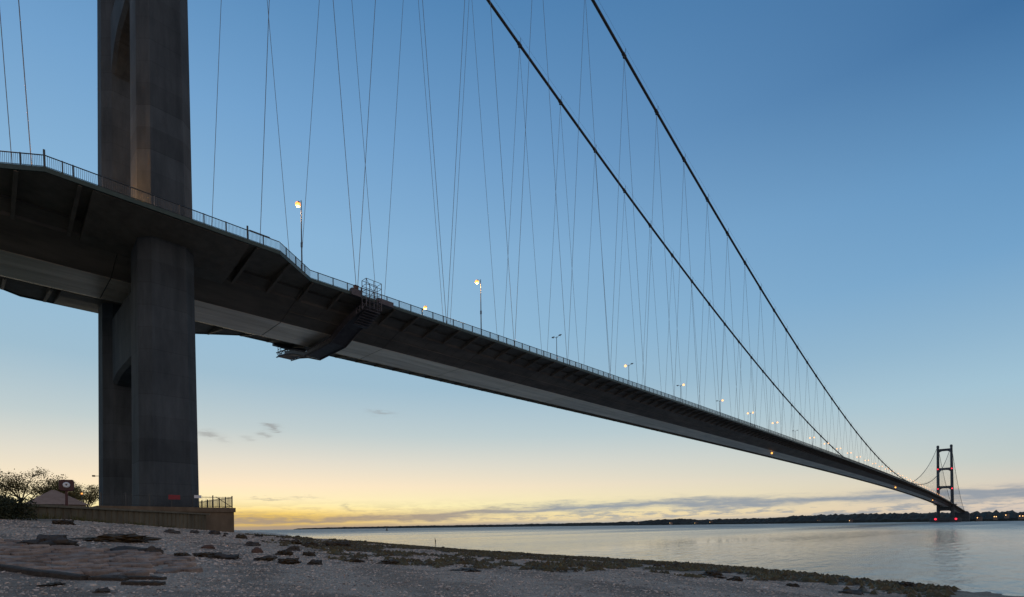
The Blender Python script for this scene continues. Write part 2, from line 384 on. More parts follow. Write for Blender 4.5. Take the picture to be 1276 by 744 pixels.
o = ridge('far_shore', [(-7600, 3300, 12), (-6500, 3350, 20), (-5200, 3500, 22), (-4300, 3480, 21), (-3400, 3400, 19), (-2600, 3100, 18), (-1900, 2850, 18), (-1500, 2620, 19), (-1400, 2570, 27), (-1130, 2500, 30), (-1080, 2480, 22), (-800, 2380, 23), (-620, 2300, 25),
           (-540, 2270, 31), (-150, 2060, 31), (20, 2015, 27), (160, 2010, 26), (420, 2090, 30), (1200, 2300, 38), (4000, 2500, 40)], 260, m_shore, 12, 2.2, 4.0)
o['kind'] = 'structure'

# ------------------------------------------------------------------ bridge geometry
SP = 18.1
def zw(y):                          # walkway level along the bridge
    if y < 0: return 37.1 + .01759 * y
    if y > 1410: return 37.1 - .01759 * (y - 1410)
    return 43.3 - 6.2 * ((y - 705) / 705) ** 2
def zc(y):                          # main cable
    if y < 0:
        t = -y / 280; return 163.3 + (34 - 163.3) * t - 9 * 4 * t * (1 - t) * .55
    if y > 1410:
        t = (y - 1410) / 530; return 163.3 + (30 - 163.3) * t - 34 * 4 * t * (1 - t) * .55
    return 46.38 + 116.9 * ((y - 705) / 705) ** 2

# ---- towers
def leg_ring(cx_, cy_, z, h, c):
    return [(cx_ + a * h, cy_ + b * h, z) if False else (cx_ + a, cy_ + b, z) for a, b in
            ((h, -h + c), (h, h - c), (h - c, h), (-h + c, h), (-h, h - c), (-h, -h + c), (-h + c, -h), (h - c, -h))]
ZT = 162.5
def lx(z): return 11.63 - .7 * (z - 5) / 158
def hh(z): return 3.0 - .0062 * (z - 5)
def tower(cy_, zb, label, group, detail):
    t = empty('bridge_tower', (0, cy_, zb))
    tag(t, label, 'bridge tower', group)
    for sgn in (1, -1):
        rings = []
        zs = [zb, 20, 40, 60, 80, 100, 120, 140, ZT - 3]
        for z in zs: rings.append([(x, y, zz - zb) for x, y, zz in leg_ring(sgn * lx(z), 0, z, hh(z), 1.1)])
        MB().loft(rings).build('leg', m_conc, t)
        h = hh(ZT); x0 = sgn * lx(ZT)
        cap = MB().loft([[(x, y, zz - zb) for x, y, zz in leg_ring(x0, 0, z, hb, .8)] for z, hb in ((ZT - 3, h + .35), (ZT - 1.4, h + .35), (ZT + .4, h), (ZT + 1.4, h * .6))])
        cap.build('saddle_house', m_conc, t)
    for zc_, dep, hau in ((28.6, 8.6, .9), (74.4, 5.0, 3.6), (113.0, 4.8, 3.4), (153.5, 5.0, 3.0)):
        half = lx(zc_) - hh(zc_) + .3; ht = hh(zc_) - 1.0
        top = zc_ + dep / 2 - zb; bot = zc_ - dep / 2 - zb
        st = []
        for i in range(25):
            x = -half + 2 * half * i / 24; u = max(0, (abs(x) - half * .35) / (half * .65))
            b_ = bot - hau * u ** 2
            st.append([(x, -ht, top), (x, -ht, b_ + .45), (x, -ht + .45, b_), (x, ht - .45, b_), (x, ht, b_ + .45), (x, ht, top)])
        MB().loft(st).build('cross_beam', m_conc, t)
    return t
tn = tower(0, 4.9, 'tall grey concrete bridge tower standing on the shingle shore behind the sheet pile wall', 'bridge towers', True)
tf = tower(1410, 9.0, 'small distant twin legged bridge tower with red beacons rising out of the water', 'bridge towers', False)
for sgn in (1, -1):
    for z in (71, 113):
        sp = MB()
        zz = z - 9.0; x = sgn * (lx(z) + .2); y = -hh(z) - .8
        rings = [[(x + r * math.cos(a * math.pi / 4), y + r * math.sin(a * math.pi / 4), zz + q) for a in range(8)] for r, q in ((.35, -1.3), (1.0, -.8), (1.25, 0), (1.0, .8), (.35, 1.3))]
        sp.loft(rings).build('beacon', m_red, tf)
# caisson of the far tower
pier = MB()
ring = []
for a in range(32):
    th = a * math.pi / 16; x = math.cos(th); y = math.sin(th)
    ring.append(((abs(x) ** .5) * (1 if x > 0 else -1) * 26, (abs(y) ** .6) * (1 if y > 0 else -1) * 12))
fp = empty('tower_pier', (0, 1410, 0)); tag(fp, 'dark concrete caisson with red lamps standing in the water under the distant tower', 'bridge pier')
MB().loft([[(x, y, -2) for x, y in ring], [(x, y, 7.4) for x, y in ring], [(x * .97, y * .95, 7.4) for x, y in ring], [(x * .97, y * .95, 9.0) for x, y in ring]]).build('caisson', m_conc, fp)
for x in (-15.5, 17.5):
    MB().loft([[(x + r * math.cos(a * math.pi / 4), -12.6 + r * math.sin(a * math.pi / 4), 6.5 + q) for a in range(8)] for r, q in ((.5, -2.0), (1.6, -1.2), (2.0, 0), (1.6, 1.2), (.5, 2.0))]).build('navigation_lamp', m_red, fp)

# ---- near tower foot: concrete plinth with a coping
m_plinth = mat('plinth_concrete', (.10, .078, .055), (.17, .135, .095), rough=.92, scale=.9, stretch=(1, 1, .4), bump=.4, detail=9, world=True)
pl = empty('tower_plinth', (0, 0, 0)); tag(pl, 'dark concrete plinth block under the legs of the shore tower', 'plinth')
MB().box(-18, 16.45, -7, 5.95, -.5, 4.45).build('base', m_plinth, pl)
MB().box(-18.15, 16.6, -7.15, 6.1, 4.45, 4.98).build('coping', m_plinth, pl)

# ---- deck
dk = empty('bridge_deck', (0, 0, zw(0)))
tag(dk, 'long grey steel box girder bridge deck with side walkways running across the water', 'bridge deck')
SEC = [(0, 1.4), (11, 1.1), (11, -.5), (9.35, -1.12), (9.15, -1.42), (4, -3.1), (-4, -3.1), (-9.15, -1.42), (-9.35, -1.12), (-11, -.5), (-11, 1.1)]
def clampx(p, w): return [(max(-w, min(w, x)), z) for x, z in p]
G = .03
bx = MB().prism_y(SEC, -SP / 2 + G, SP / 2 - G)
for q in (-6.8, -4.525, -2.26, 0, 2.26, 4.525, 6.8):        # welded seams of the plating
    for s_ in (1, -1):
        P = [(s_ * 9.16, -1.44), (s_ * 4.0, -3.125), (s_ * 4.02, -3.09), (s_ * 9.14, -1.40)]
        bx.prism_y(P if s_ < 0 else P[::-1], q - .05, q + .05)
for s_ in (1, -1):
    for xa, za in ((6.6, -2.26),):
        bx.box(min(s_ * (xa - .05), s_ * (xa + .05)), max(s_ * (xa - .05), s_ * (xa + .05)), -SP / 2 + .05, SP / 2 - .05, za - .045, za + .05)
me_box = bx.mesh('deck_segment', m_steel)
me_road = MB().box(-9.8, 9.8, -SP / 2, SP / 2, 1.37, 1.445).mesh('roadway', m_road)
me_rib = MB().prism_y([(x * .985, z * .985 - .02 if z < 0 else z - .1) for x, z in SEC], -SP / 2 + G - .1, -SP / 2 + G).mesh('joint', m_steel)
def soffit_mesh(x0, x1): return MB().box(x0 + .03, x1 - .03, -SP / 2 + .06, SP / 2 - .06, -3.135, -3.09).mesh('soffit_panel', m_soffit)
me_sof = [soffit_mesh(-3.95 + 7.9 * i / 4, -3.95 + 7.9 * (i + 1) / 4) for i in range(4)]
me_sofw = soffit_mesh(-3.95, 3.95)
def walk_mesh(s):
    mb = MB().box(min(s * 11.02, s * 14.16), max(s * 11.02, s * 14.16), -SP / 2 + G, SP / 2 - G, -.22, 0)
    return mb.mesh('walkway', m_under)
def fascia_mesh(s): return MB().box(min(s * 14.17, s * 14.32), max(s * 14.17, s * 14.32), -SP / 2 + .015, SP / 2 - .015, -.34, .1).mesh('fascia', m_green)
def bracket_mb(s, xo=14.1, mb=None, y=0.0):
    mb = mb or MB()
    d = (xo - 11) / 3.1
    P = [(s * 10.9, -.23), (s * xo, -.23), (s * xo, -.40), (s * 9.3, -1.42 - .1 * d), (s * 9.2, -1.3)]
    mb.prism_y(P if s > 0 else P[::-1], y - .06, y + .06)
    Q = [(s * xo, -.40), (s * xo, -.46), (s * 9.25, -1.49 - .1 * d), (s * 9.3, -1.43 - .1 * d)]
    mb.prism_y(Q if s > 0 else Q[::-1], y - .17, y + .17)
    return mb
me_walk = {s: walk_mesh(s) for s in (1, -1)}; me_fas = {s: fascia_mesh(s) for s in (1, -1)}
me_brk = {s: bracket_mb(s).mesh('bracket', m_under) for s in (1, -1)}
BR = [-8.65, -4.125, .40, 4.925]
me_brkall = {}
for s in (1, -1):
    mb = MB()
    for b in BR: bracket_mb(s, 14.1, mb, b)
    me_brkall[s] = mb.mesh('bracket_row', m_under)
def railing_mb(path, bal=.15, w=.028):
    """top rail, bottom rail and balusters along a polyline of (x,y,z)"""
    mb = MB()
    for z, ww in ((1.24, .085), (.2, .05)):
        mb.tube([(x, y, zz + z) for x, y, zz in path], ww * .7, 4)
    for (x0, y0, z0), (x1, y1, z1) in zip(path[:-1], path[1:]):
        ln = math.hypot(x1 - x0, y1 - y0); k = int(ln / bal)
        for i in range(k):
            t = (i + .5) / k; x = x0 + (x1 - x0) * t; y = y0 + (y1 - y0) * t; z = z0 + (z1 - z0) * t
            mb.box(x - w / 2, x + w / 2, y - w / 2, y + w / 2, z + .2, z + 1.24)
    return mb
me_rail = {s: railing_mb([(s * 14.22, -SP / 2, 0), (s * 14.22, SP / 2, 0)]).mesh('railing', m_rail) for s in (1, -1)}
me_railfar = MB().box(14.18, 14.26, -SP / 2, SP / 2, 1.2, 1.3).box(14.18, 14.26, -SP / 2, SP / 2, .18, .24)
for i in range(8): me_railfar.box(14.16, 14.28, -SP / 2 + i * SP / 8, -SP / 2 + i * SP / 8 + .12, 0, 1.25)
for i in range(60): me_railfar.box(14.2, 14.24, -SP / 2 + (i + .5) * SP / 60 - .02, -SP / 2 + (i + .5) * SP / 60 + .02, .2, 1.22)
me_railfar = me_railfar.mesh('railing', m_rail)
me_post = MB().box(-.06, .06, -.05, .05, -.1, 1.3).mesh('post', m_rail)
cz0 = zw(0)
def put(name, me, yc, parent=None, dy=0.0, x=0.0):
    """place a deck piece: parts are children of the deck, sub-parts of a part"""
    a = math.atan2(zw(yc + 5) - zw(yc - 5), 10.0)
    if parent is None: return inst(name, me, dk, (0, yc, zw(yc) - cz0), (a, 0, 0))
    return inst(name, me, parent, (x, dy, 0))
ks = list(range(0, 76)) ; starts = [17 + SP * k for k in ks]
north = [-17 - SP * (k + 1) for k in range(14)]
south = [1393 + 34 - 17 + SP * k for k in range(0, 29)]
starts_all = starts + [1392.6 + SP * k for k in range(0, 30)] + north
for y0 in starts_all:
    yc = y0 + SP / 2
    if 1392 < y0: near = False
    else: near = -60 < yc < 330
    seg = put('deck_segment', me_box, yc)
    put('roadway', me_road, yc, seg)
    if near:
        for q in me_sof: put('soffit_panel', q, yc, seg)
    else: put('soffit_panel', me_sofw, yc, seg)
    for s in (1, -1):
        wk = put('walkway', me_walk[s], yc)
        put('fascia', me_fas[s], yc, wk)
        if (s == 1 and -60 < yc < 420) or (s == -1 and -60 < yc < 130):
            for b in BR: put('bracket', me_brk[s], yc, wk, b)
        else: put('bracket_row', me_brkall[s], yc, wk)['kind'] = 'stuff'
        if s == 1:
            if -60 < yc < 200:
                rl = put('railing', me_rail[1], yc)
                for i in range(8): put('post', me_post, yc, rl, -SP / 2 + (i + .5) * SP / 8, 14.22)
            else: put('railing', me_railfar, yc)
        elif -60 < yc < 120: put('railing', me_rail[-1], yc)
# the piece that passes the shore tower, walkways swung out round the legs
def outer(y): 
    y = abs(y); return 14.25 if y >= 17 else (18.6 if y <= 11 else 18.6 + (14.25 - 18.6) * (y - 11) / 6)
for yc, tagd in ((0, True), (1410, False)):
    for a, b, w in ((-17, -3.9, 11), (-3.9, 3.9, 8.2), (3.9, 17, 11)):
        P = clampx(SEC, w) if w < 11 else SEC
        if w < 11: P = [(0, 1.4), (8.2, 1.17), (8.2, -1.73), (4, -3.1), (-4, -3.1), (-8.2, -1.73), (-8.2, 1.17)]
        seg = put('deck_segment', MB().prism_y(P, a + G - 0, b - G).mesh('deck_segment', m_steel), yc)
        put('roadway', MB().box(-7.9, 7.9, a, b, 1.37, 1.445).mesh('roadway', m_road), yc, seg)
        if tagd:
            for i in range(4):
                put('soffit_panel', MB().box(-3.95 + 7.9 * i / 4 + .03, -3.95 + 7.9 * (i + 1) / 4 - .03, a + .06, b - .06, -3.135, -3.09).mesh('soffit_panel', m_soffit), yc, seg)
    for s in (1, -1):
        ys = [-17, -11, -3.4, 3.4, 11, 17]
        inn = [11.02, 11.02, 14.75, 14.75, 11.02, 11.02]
        mb = MB()
        # outer slab strip, inner strips either side of the leg
        top = []; 
        edge = [(s * (outer(y) - .09), y) for y in (-17 + G, -11, 11, 17 - G)]
        loop = edge + [(s * 11.02, 17 - G), (s * 11.02, 3.4), (s * 14.75, 3.4), (s * 14.75, -3.4), (s * 11.02, -3.4), (s * 11.02, -17 + G)]
        n = len(loop)
        mb.poly([(x, y, -.22) for x, y in loop] + [(x, y, 0) for x, y in loop], [tuple(range(n - 1, -1, -1)), tuple(range(n, 2 * n))] + [(i, (i + 1) % n, (i + 1) % n + n, i + n) for i in range(n)])
        wk = put('walkway', mb.mesh('walkway', m_under), yc)
        ib = MB(); Q = [(8.3, -1.75), (11.0, -1.62), (14.6, -1.12), (18.4, -.42), (18.4, -.24), (8.3, -.24)]
        ib.prism_y([(s * x, z) for x, z in (Q if s > 0 else Q[::-1])], -7.4, 7.4)
        put('infill_box', ib.mesh('infill_box', m_under), yc, wk)
        fb = MB(); pts = [(outer(y), y) for y in (-17, -11, 11, 17)]
        rings = [[(s * (x - .08), y, -.36), (s * (x + .07), y, -.36), (s * (x + .07), y, .1), (s * (x - .08), y, .1)] for x, y in pts]
        put('fascia', fb.loft(rings).mesh('fascia', m_green), yc, wk)
        for y in (-12.9, -8.4, 8.4, 12.9):
            put('bracket', bracket_mb(s, outer(y) - .15).mesh('bracket', m_under), yc, wk, y)
        rl = put('railing', railing_mb([(s * (x - .03), y, 0) for x, y in pts]).mesh('railing', m_rail), yc)
        if s == 1 and tagd:
            for y in (-16, -14.2, -12.6, -9.7, -8.9, -6.6, -4.4, -2.2, .1, 2.5, 4.8, 7.2, 9.0, 12.2, 14.0, 15.8): put('post', me_post, yc, rl, y, outer(y) - .03)
            pp = MB().box(-.08, .08, -.08, .08, -.1, 1.75).mesh('post', m_rail)
            for y in (-11, 7.2): put('post', pp, yc, rl, y, 18.57)
            put('thick_rail', MB().box(-.03, .03, -1.2, 1.2, 1.18, 1.36).mesh('thick_rail', m_rail), yc, rl, 8.6, 18.62)  # a thicker stretch of the top rail, not a board

# ---- main cables with clamps and hangers
me_unit = MB().tube([(0, 0, 0), (0, 0, 1)], .043, 5).mesh('hanger', m_hang, True)
me_clamp = MB().tube([(0, -.6, 0), (0, .6, 0)], .47, 10).box(-.2, .2, -.18, .18, -.95, -.3).mesh('cable_clamp', m_cable)
me_stan = MB().box(-.04, .04, -.04, .04, .3, 1.55).mesh('stanchion', m_cable)
def ydeck(k): return 17 + SP * k + SP / 2
for s, lab in ((1, 'thick dark main suspension cable with zigzag hangers over the walkway nearest the shingle beach'),
               (-1, 'thick dark main suspension cable with zigzag hangers on the sunrise side of the deck')):
    c = empty('main_cable', (s * 11, 0, 0)); tag(c, lab, 'suspension cable', 'main suspension cables')
    ys = [-280 + i * 14 for i in range(20)] + [0 + 1410 * i / 200 for i in range(201)] + [1410 + 530 * i / 40 for i in range(1, 41)]
    MB().tube([(0, y, zc(y)) for y in ys], .36, 10).build('strand', m_cable, c, True)
    for dx in (-.5, .5):
        MB().tube([(dx, y, zc(y) + 1.5) for y in ys if 0 <= y <= 1410], .018, 4).build('hand_rope', m_cable, c)
    nodes = [17 + SP * k for k in range(77)]
    def hang(yn, yd):
        p = Vector((0, yn, zc(yn) - .9)); q = Vector((0, yd, zw(yd) + 1.1)); d = p - q
        o = inst('hanger', me_unit, c, q, None, (1, 1, d.length)); o.rotation_mode = 'QUATERNION'; o.rotation_quaternion = d.to_track_quat('Z', 'Y')
    def clamp(yn):
        a = math.atan2(zc(yn + 1) - zc(yn - 1), 2)
        inst('cable_clamp', me_clamp, c, (0, yn, zc(yn)), (a, 0, 0)); 
        if yn < 900: inst('stanchion', me_stan, c, (.5, yn, zc(yn)))
    for k, yn in enumerate(nodes):
        clamp(yn)
        hang(yn, 11.3 if k == 0 else yn - SP / 2); hang(yn, 1398.7 if k == 76 else yn + SP / 2)
    for k in range(0, 14):
        yn = -17 - SP * k; clamp(yn); hang(yn, -11.3 if k == 0 else yn + SP / 2); hang(yn, yn - SP / 2)
    for k in range(0, 28):
        yn = 1427 + SP * k; clamp(yn); hang(yn, 1421.3 if k == 0 else yn - SP / 2); hang(yn, yn + SP / 2)

# ---- far anchorage and land abutment
ab = empty('cable_anchorage', (0, 1950, 0)); tag(ab, 'dark concrete anchorage block at the end of the deck on the far bank', 'anchorage')
MB().prism_y([(-20, -1), (20, -1), (20, 24), (16, 30), (-16, 30), (-20, 24)], -10, 60).build('block', m_conc, ab)
ab2 = empty('cable_anchorage', (0, -290, 3)); tag(ab2, 'concrete anchorage block on the grass bank behind the shore tower', 'anchorage')
MB().prism_y([(-20, -1), (20, -1), (20, 27), (16, 33), (-16, 33), (-20, 27)], -60, 8).build('block', m_conc, ab2)

# ---- lamp posts
me_pole = MB().tube([(0, 0, 0), (0, 0, 5), (0, 0, 12.1)], [.12, .1, .065], 8).mesh('pole', m_pole, True)
me_head = MB().loft([[(-.42, y * .5, z) for y, z in ((-.2, 0), (.2, 0), (.14, .16), (-.14, .16))], [(0, y, z) for y, z in ((-.2, -.02), (.2, -.02), (.14, .2), (-.14, .2))], [(.45, y, z) for y, z in ((-.16, .02), (.16, .02), (.1, .14), (-.1, .14))]]).mesh('lamp_head', m_pole)
def glow_mesh(m, r):
    return MB().loft([[(rr * math.cos(a * math.pi / 5), rr * math.sin(a * math.pi / 5), q) for a in range(10)] for rr, q in ((r * .35, -r * .95), (r * .8, -r * .6), (r, -.05), (r * .8, r * .5), (r * .3, r * .8))]).mesh('lamp_globe', m, True)
me_glow = glow_mesh(m_lamp, .4); me_gloww = glow_mesh(m_lampw, .45); me_dead = glow_mesh(m_lens, .14)
def lamp(x, y, arms, lit, label, group, power=0.0):
    z0 = zw(y) + 1.4
    t = empty('street_lamp', (x, y, z0)); tag(t, label, 'street lamp', group)
    inst('pole', me_pole, t)
    MB().box(-.14, .14, -.1, .1, 5.2, 5.9).build('control_box', m_pole, t)
    for a, on in zip(arms, lit):
        MB().tube([(0, 0, 11.7), (a * .6, 0, 12.15), (a, 0, 12.2)], .05, 6).build('arm', m_pole, t)
        hd = inst('lamp_head', me_head, t, (a, 0, 12.16), (0, 0, 0 if a > 0 else math.pi))
        g = inst('lamp_globe', (me_glow if y < 100 else me_gloww) if on else me_dead, hd, (0, 0, -.12))
        if on and power:
            pl_ = bpy.data.lights.new('lamp_light', 'POINT'); pl_.energy = power; pl_.color = (1, .55, .2); pl_.shadow_soft_size = .4
            po = bpy.data.objects.new('lamp_light', pl_); col.objects.link(po); po.parent = t; po.location = (a, 0, 11.5)
lamp(9.6, 17.9, (-1.1,), (1,), 'lit single arm lamp post on the walkway side close beside the shore tower', 'lamp posts at the road edges', 1500)
lamp(9.6, 54.1, (-1.1,), (1,), 'lit single arm lamp post on the walkway side one bay past the underdeck gantry', 'lamp posts at the road edges', 1500)
lamp(-9.6, 54.1, (1.1,), (1,), 'lit lamp on the far road edge seen just above the railing', 'lamp posts at the road edges', 1500)
lamp(9.6, -18.3, (-1.1,), (1,), 'lit single arm lamp post on the landward side of the shore tower', 'lamp posts at the road edges', 1200)
tw = {0: (0, 0), 1: (1, 0), 2: (0, 1), 3: (0, 1), 6: (0, 0)}
for k in range(0, 36):
    y = 90.3 + 36.2 * k
    lit = tw.get(k, (1, 1))
    ordn = ['first', 'second', 'third', 'fourth', 'fifth', 'sixth', 'seventh', 'eighth', 'ninth', 'tenth', 'eleventh', 'twelfth'] + ['%dth' % q_ if q_ % 10 not in (1, 2, 3) or q_ in (11, 12, 13) else '%d%s' % (q_, {1: 'st', 2: 'nd', 3: 'rd'}[q_ % 10]) for q_ in range(13, 40)]
    lab = ('twin arm median lamp post, both lamps dark' if lit == (0, 0) else
           'twin arm median lamp post, one lamp lit' if sum(lit) == 1 else
           'distant twin arm median lamp post with both lamps lit') + ', ' + ordn[k] + ' from the shore tower'
    lamp(0, y, (-1.15, 1.15), lit, lab, ['median lamps dark', 'median lamps half lit', 'median lamps lit'][sum(lit)])
# warm floodlight by the tower foot on the deck
fl = empty('floodlight', (12.4, -9.0, zw(-9) + .02)); tag(fl, 'small warm floodlight on the walkway shining on the tower leg', 'floodlight')
MB().box(-.25, .25, -.12, .12, .15, .5).box(-.04, .04, -.04, .04, 0, .15).build('housing', m_pole, fl)
MB().box(-.2, .2, .121, .13, .2, .45).build('lens', m_lamp, fl)
q = bpy.data.lights.new('flood_light', 'POINT'); q.energy = 3000; q.color = (1, .45, .13); q.shadow_soft_size = .2
qo = bpy.data.objects.new('flood_light', q); col.objects.link(qo); qo.parent = fl; qo.location = (0, .5, .5)
# amber navigation lights under the deck
for y, od in ((254.8, 'first'), (666, 'second'), (1085, 'third')):
    zz = zw(y) - 3.12
    nl = empty('navigation_light', (3.2, y, zz)); tag(nl, 'amber navigation light hanging under the deck soffit, %s out from the shore tower' % od, 'navigation light', 'amber lights under the deck')
    MB().tube([(0, 0, 0), (0, 0, -.5)], .08, 6).build('stem', m_pole, nl)
    r = .45 if y < 400 else .7
    MB().loft([[(rr * math.cos(a * math.pi / 4), rr * math.sin(a * math.pi / 4), q_ - .5 - r) for a in range(8)] for rr, q_ in ((r * .4, -r), (r, -r * .4), (r, r * .4), (r * .4, r))]).build('lantern', m_orange, nl)

# ---- maintenance gantry slung under the deck
gz = zw(26); gy0, gy1 = 24.7, 27.5
gt = empty('maintenance_gantry', (0, 26.1, gz)); tag(gt, 'dark steel maintenance gantry slung under the deck with a cage at the railing', 'gantry')
PA = [(15.0, -1.55), (13.2, -1.75), (9.4, -2.45), (4.6, -4.0), (-4.6, -4.0), (-9.4, -2.45), (-13.0, -1.7), (-16.8, -1.3)]
up_ = [(x, z + .15) for x, z in PA]; lo_ = [(x, z - .75) for x, z in PA]
for y in (-1.4, 1.4):
    mb = MB()
    for P in (up_, lo_):
        for (a, b), (c_, d) in zip(P[:-1], P[1:]): mb.bar((a, y, b), (c_, y, d), .16)
    for i in range(len(PA) - 1):
        ln = math.hypot(PA[i + 1][0] - PA[i][0], PA[i + 1][1] - PA[i][1]); k = max(1, round(ln / 1.1))
        for j in range(k):
            t0, t1 = j / k, (j + 1) / k
            f = lambda P, t: (P[i][0] + (P[i + 1][0] - P[i][0]) * t, y, P[i][1] + (P[i + 1][1] - P[i][1]) * t)
            mb.bar(f(lo_, t0), f(up_, t1), .08); mb.bar(f(lo_, t0), f(up_, t0), .08)
    mb.build('side_truss', m_gan, gt)
fl_ = MB(); 
st = [[(x, -1.4, z - .62), (x, 1.4, z - .62), (x, 1.4, z - .56), (x, -1.4, z - .56)] for x, z in PA]
fl_.loft(st).build('floor_plate', m_gan, gt)
sk_ = MB().loft([[(x, 1.45, z - .62), (x, 1.48, z - .62), (x, 1.48, z - .05), (x, 1.45, z - .05)] for x, z in PA[1:-1]])
sk_.build('toe_board', m_gan, gt)
MB().loft([[(x, -1.48, z - .62), (x, -1.45, z - .62), (x, -1.45, z - .05), (x, -1.48, z - .05)] for x, z in PA[1:-1]]).build('toe_board', m_gan, gt)
for xs, z0, z1, w in ((14.75, -2.1, 2.1, 1.5), (-16.2, -1.9, 1.2, 1.6)):
    cg = MB()
    for x in (xs - .1, xs + w - .4):
        for y in (-1.3, 0, 1.3): cg.bar((x, y, z0), (x, y, z1), .09)
    for z in [z0 + i * (z1 - z0) / 5 for i in range(6)]:
        for x in (xs - .1, xs + w - .4): cg.bar((x, -1.3, z), (x, 1.3, z), .06)
        for y in (-1.3, 1.3): cg.bar((xs - .1, y, z), (xs + w - .4, y, z), .06)
    cg.bar((xs - .1, -1.3, z0), (xs - .1, 1.3, z1), .06); cg.bar((xs + w - .4, 1.3, z0), (xs + w - .4, -1.3, z1), .06)
    cg.build('access_cage', m_gan, gt)
    sgrid = MB()
    for i in range(9): sgrid.box(xs - .1, xs + w - .4, -1.3 + i * .3, -1.22 + i * .3, z0 - .02, z0 + .04)
    sgrid.build('cage_floor', m_gan, gt)
for i in range(7):
    MB().box(14.7 - i * .55, 15.6 - i * .55, -1.2, 1.2, -2.45 - i * .2, -2.38 - i * .2).build('step', m_gan, gt)
MB().box(13.9, 14.7, -3.0, -1.5, -.45, .55).build('trolley', m_gan, gt)
MB().box(13.9, 14.7, 1.5, 4.2, -.35, .45).build('trolley', m_gan, gt)
MB().box(-14.7, -13.9, -3.0, 3.0, -.75, -.3).build('trolley', m_gan, gt)
# expansion box and cabinet on the walkway by the gantry
cb = empty('walkway_cabinet', (13.6, 24.4, zw(24.4))); tag(cb, 'small orange grey cabinet on the walkway beside the gantry cage', 'cabinet')
MB().box(-.25, .25, -.3, .3, 0, 1.5).box(-.29, .29, -.34, .34, 1.5, 1.58).build('body', mat('cabinet_paint', (.18, .09, .06), (.22, .12, .08)), cb)
# ------------------------------------------------------------------ shore: sheet pile wall
m_pile = mat('rusty_pile', (.085, .07, .046), (.15, .125, .083), rough=.85, scale=1.2, stretch=(1, 1, .3), bump=.3, rand=.12, world=True)
m_cap = mat('pile_cap', (.11, .095, .066), (.16, .14, .10), rough=.9, scale=2, bump=.3, world=True)
A = Vector((62, -35.6, 0)); B = Vector((18.0, 2.6, 0)); dv = (B - A); LN = dv.length; dv.normalize(); nrm = Vector((dv.y, -dv.x, 0))
if nrm.x < 0: nrm = -nrm
wl = empty('sheet_pile_wall', tuple(A)); wl.rotation_euler = (0, 0, math.atan2(dv.y, dv.x))
tag(wl, 'low olive brown ribbed sheet pile wall in front of the tower foot', 'wall')
pw = .74; pf = [(0, .0), (.22, .0), (.27, -.05), (.47, -.05), (.52, 0), (pw, 0)]
sgn_ = -1 if nrm.dot(Vector((-dv.y, dv.x, 0))) < 0 else 1
mb = MB(); k = len(pf)
P = [(x, -sgn_ * 0 + sgn_ * (y + .14), z) for z in (-.3, 4.1) for x, y in pf]
mb.poly(P, [(i, i + 1, i + 1 + k, i + k) for i in range(k - 1)])
pm = mb.mesh('sheet_pile', m_pile)
mod_n = int(LN / pw)
for i in range(mod_n): inst('sheet_pile', pm, wl, (i * pw, 0, random.uniform(-.03, .02)))
for i in range(int(LN / 6) + 1):
    a = i * 6; b = min(LN, a + 5.97)
    if b > a + .3: MB().box(a, b, -.32, .32, 4.06, 4.22).build('capping_beam', m_cap, wl)
# tower fence
fe = empty('tower_fence', (0, 0, 4.98)); tag(fe, 'thin steel palisade fence along the top of the tower plinth', 'fence')
pts = [(16.3, -6.8), (16.3, 5.8), (2, 5.8)]
for (x0, y0), (x1, y1) in zip(pts[:-1], pts[1:]):
    ln = math.hypot(x1 - x0, y1 - y0); ux, uy = (x1 - x0) / ln, (y1 - y0) / ln
    k = int(ln / 2.1)
    for i in range(k + 1):
        x = x0 + ux * ln * i / k; y = y0 + uy * ln * i / k
        if i or (x0, y0) == pts[0]: MB().box(x - .05, x + .05, y - .05, y + .05, 0, 1.45).build('post', m_rail, fe)
    rb = MB()
    for z in (.15, 1.2): rb.bar((x0, y0, z), (x1, y1, z), .032)
    kb = int(ln / .14)
    for i in range(kb):
        t = (i + .5) / kb * ln; x = x0 + ux * t; y = y0 + uy * t
        rb.box(x - .009, x + .009, y - .009, y + .009, .05, 1.36)
    rb.build('bar_panel', m_rail, fe)
br = MB().bar((16.3, 5.75, .1), (16.3, 4.0, 1.3), .05).build('brace', m_rail, fe)
def sign(name, loc, w, h, m, label, cat, stripes):
    t = empty(name, loc); tag(t, label, cat)
    MB().box(-.015, .015, -w / 2, w / 2, 0, h).build('panel', m, t)
    return t
m_sred = mat('sign_red', (.24, .03, .04), (.20, .03, .04), rough=.5, scale=6)
m_swhite = mat('sign_white', (.62, .66, .70), (.7, .74, .78), rough=.5, scale=6)
sign('warning_sign', (16.38, -.25, 5.82), 1.15, .52, m_sred, 'red rectangular warning sign fixed to the plinth fence', 'sign', 3)
sign('notice_sign', (16.38, 2.1, 6.05), .75, .34, m_swhite, 'small pale rectangular notice near the corner of the plinth fence', 'sign', 0)
# security camera on the leg
sc = empty('security_camera', (-14.9, -3.5, 10.6)); tag(sc, 'small dark security camera on a bracket on the tower leg', 'security camera')
MB().box(-.13, .13, -.05, .3, 0, .22).build('housing', m_rail, sc); MB().bar((0, .2, .1), (.5, .75, .1), .06).build('bracket', m_rail, sc)

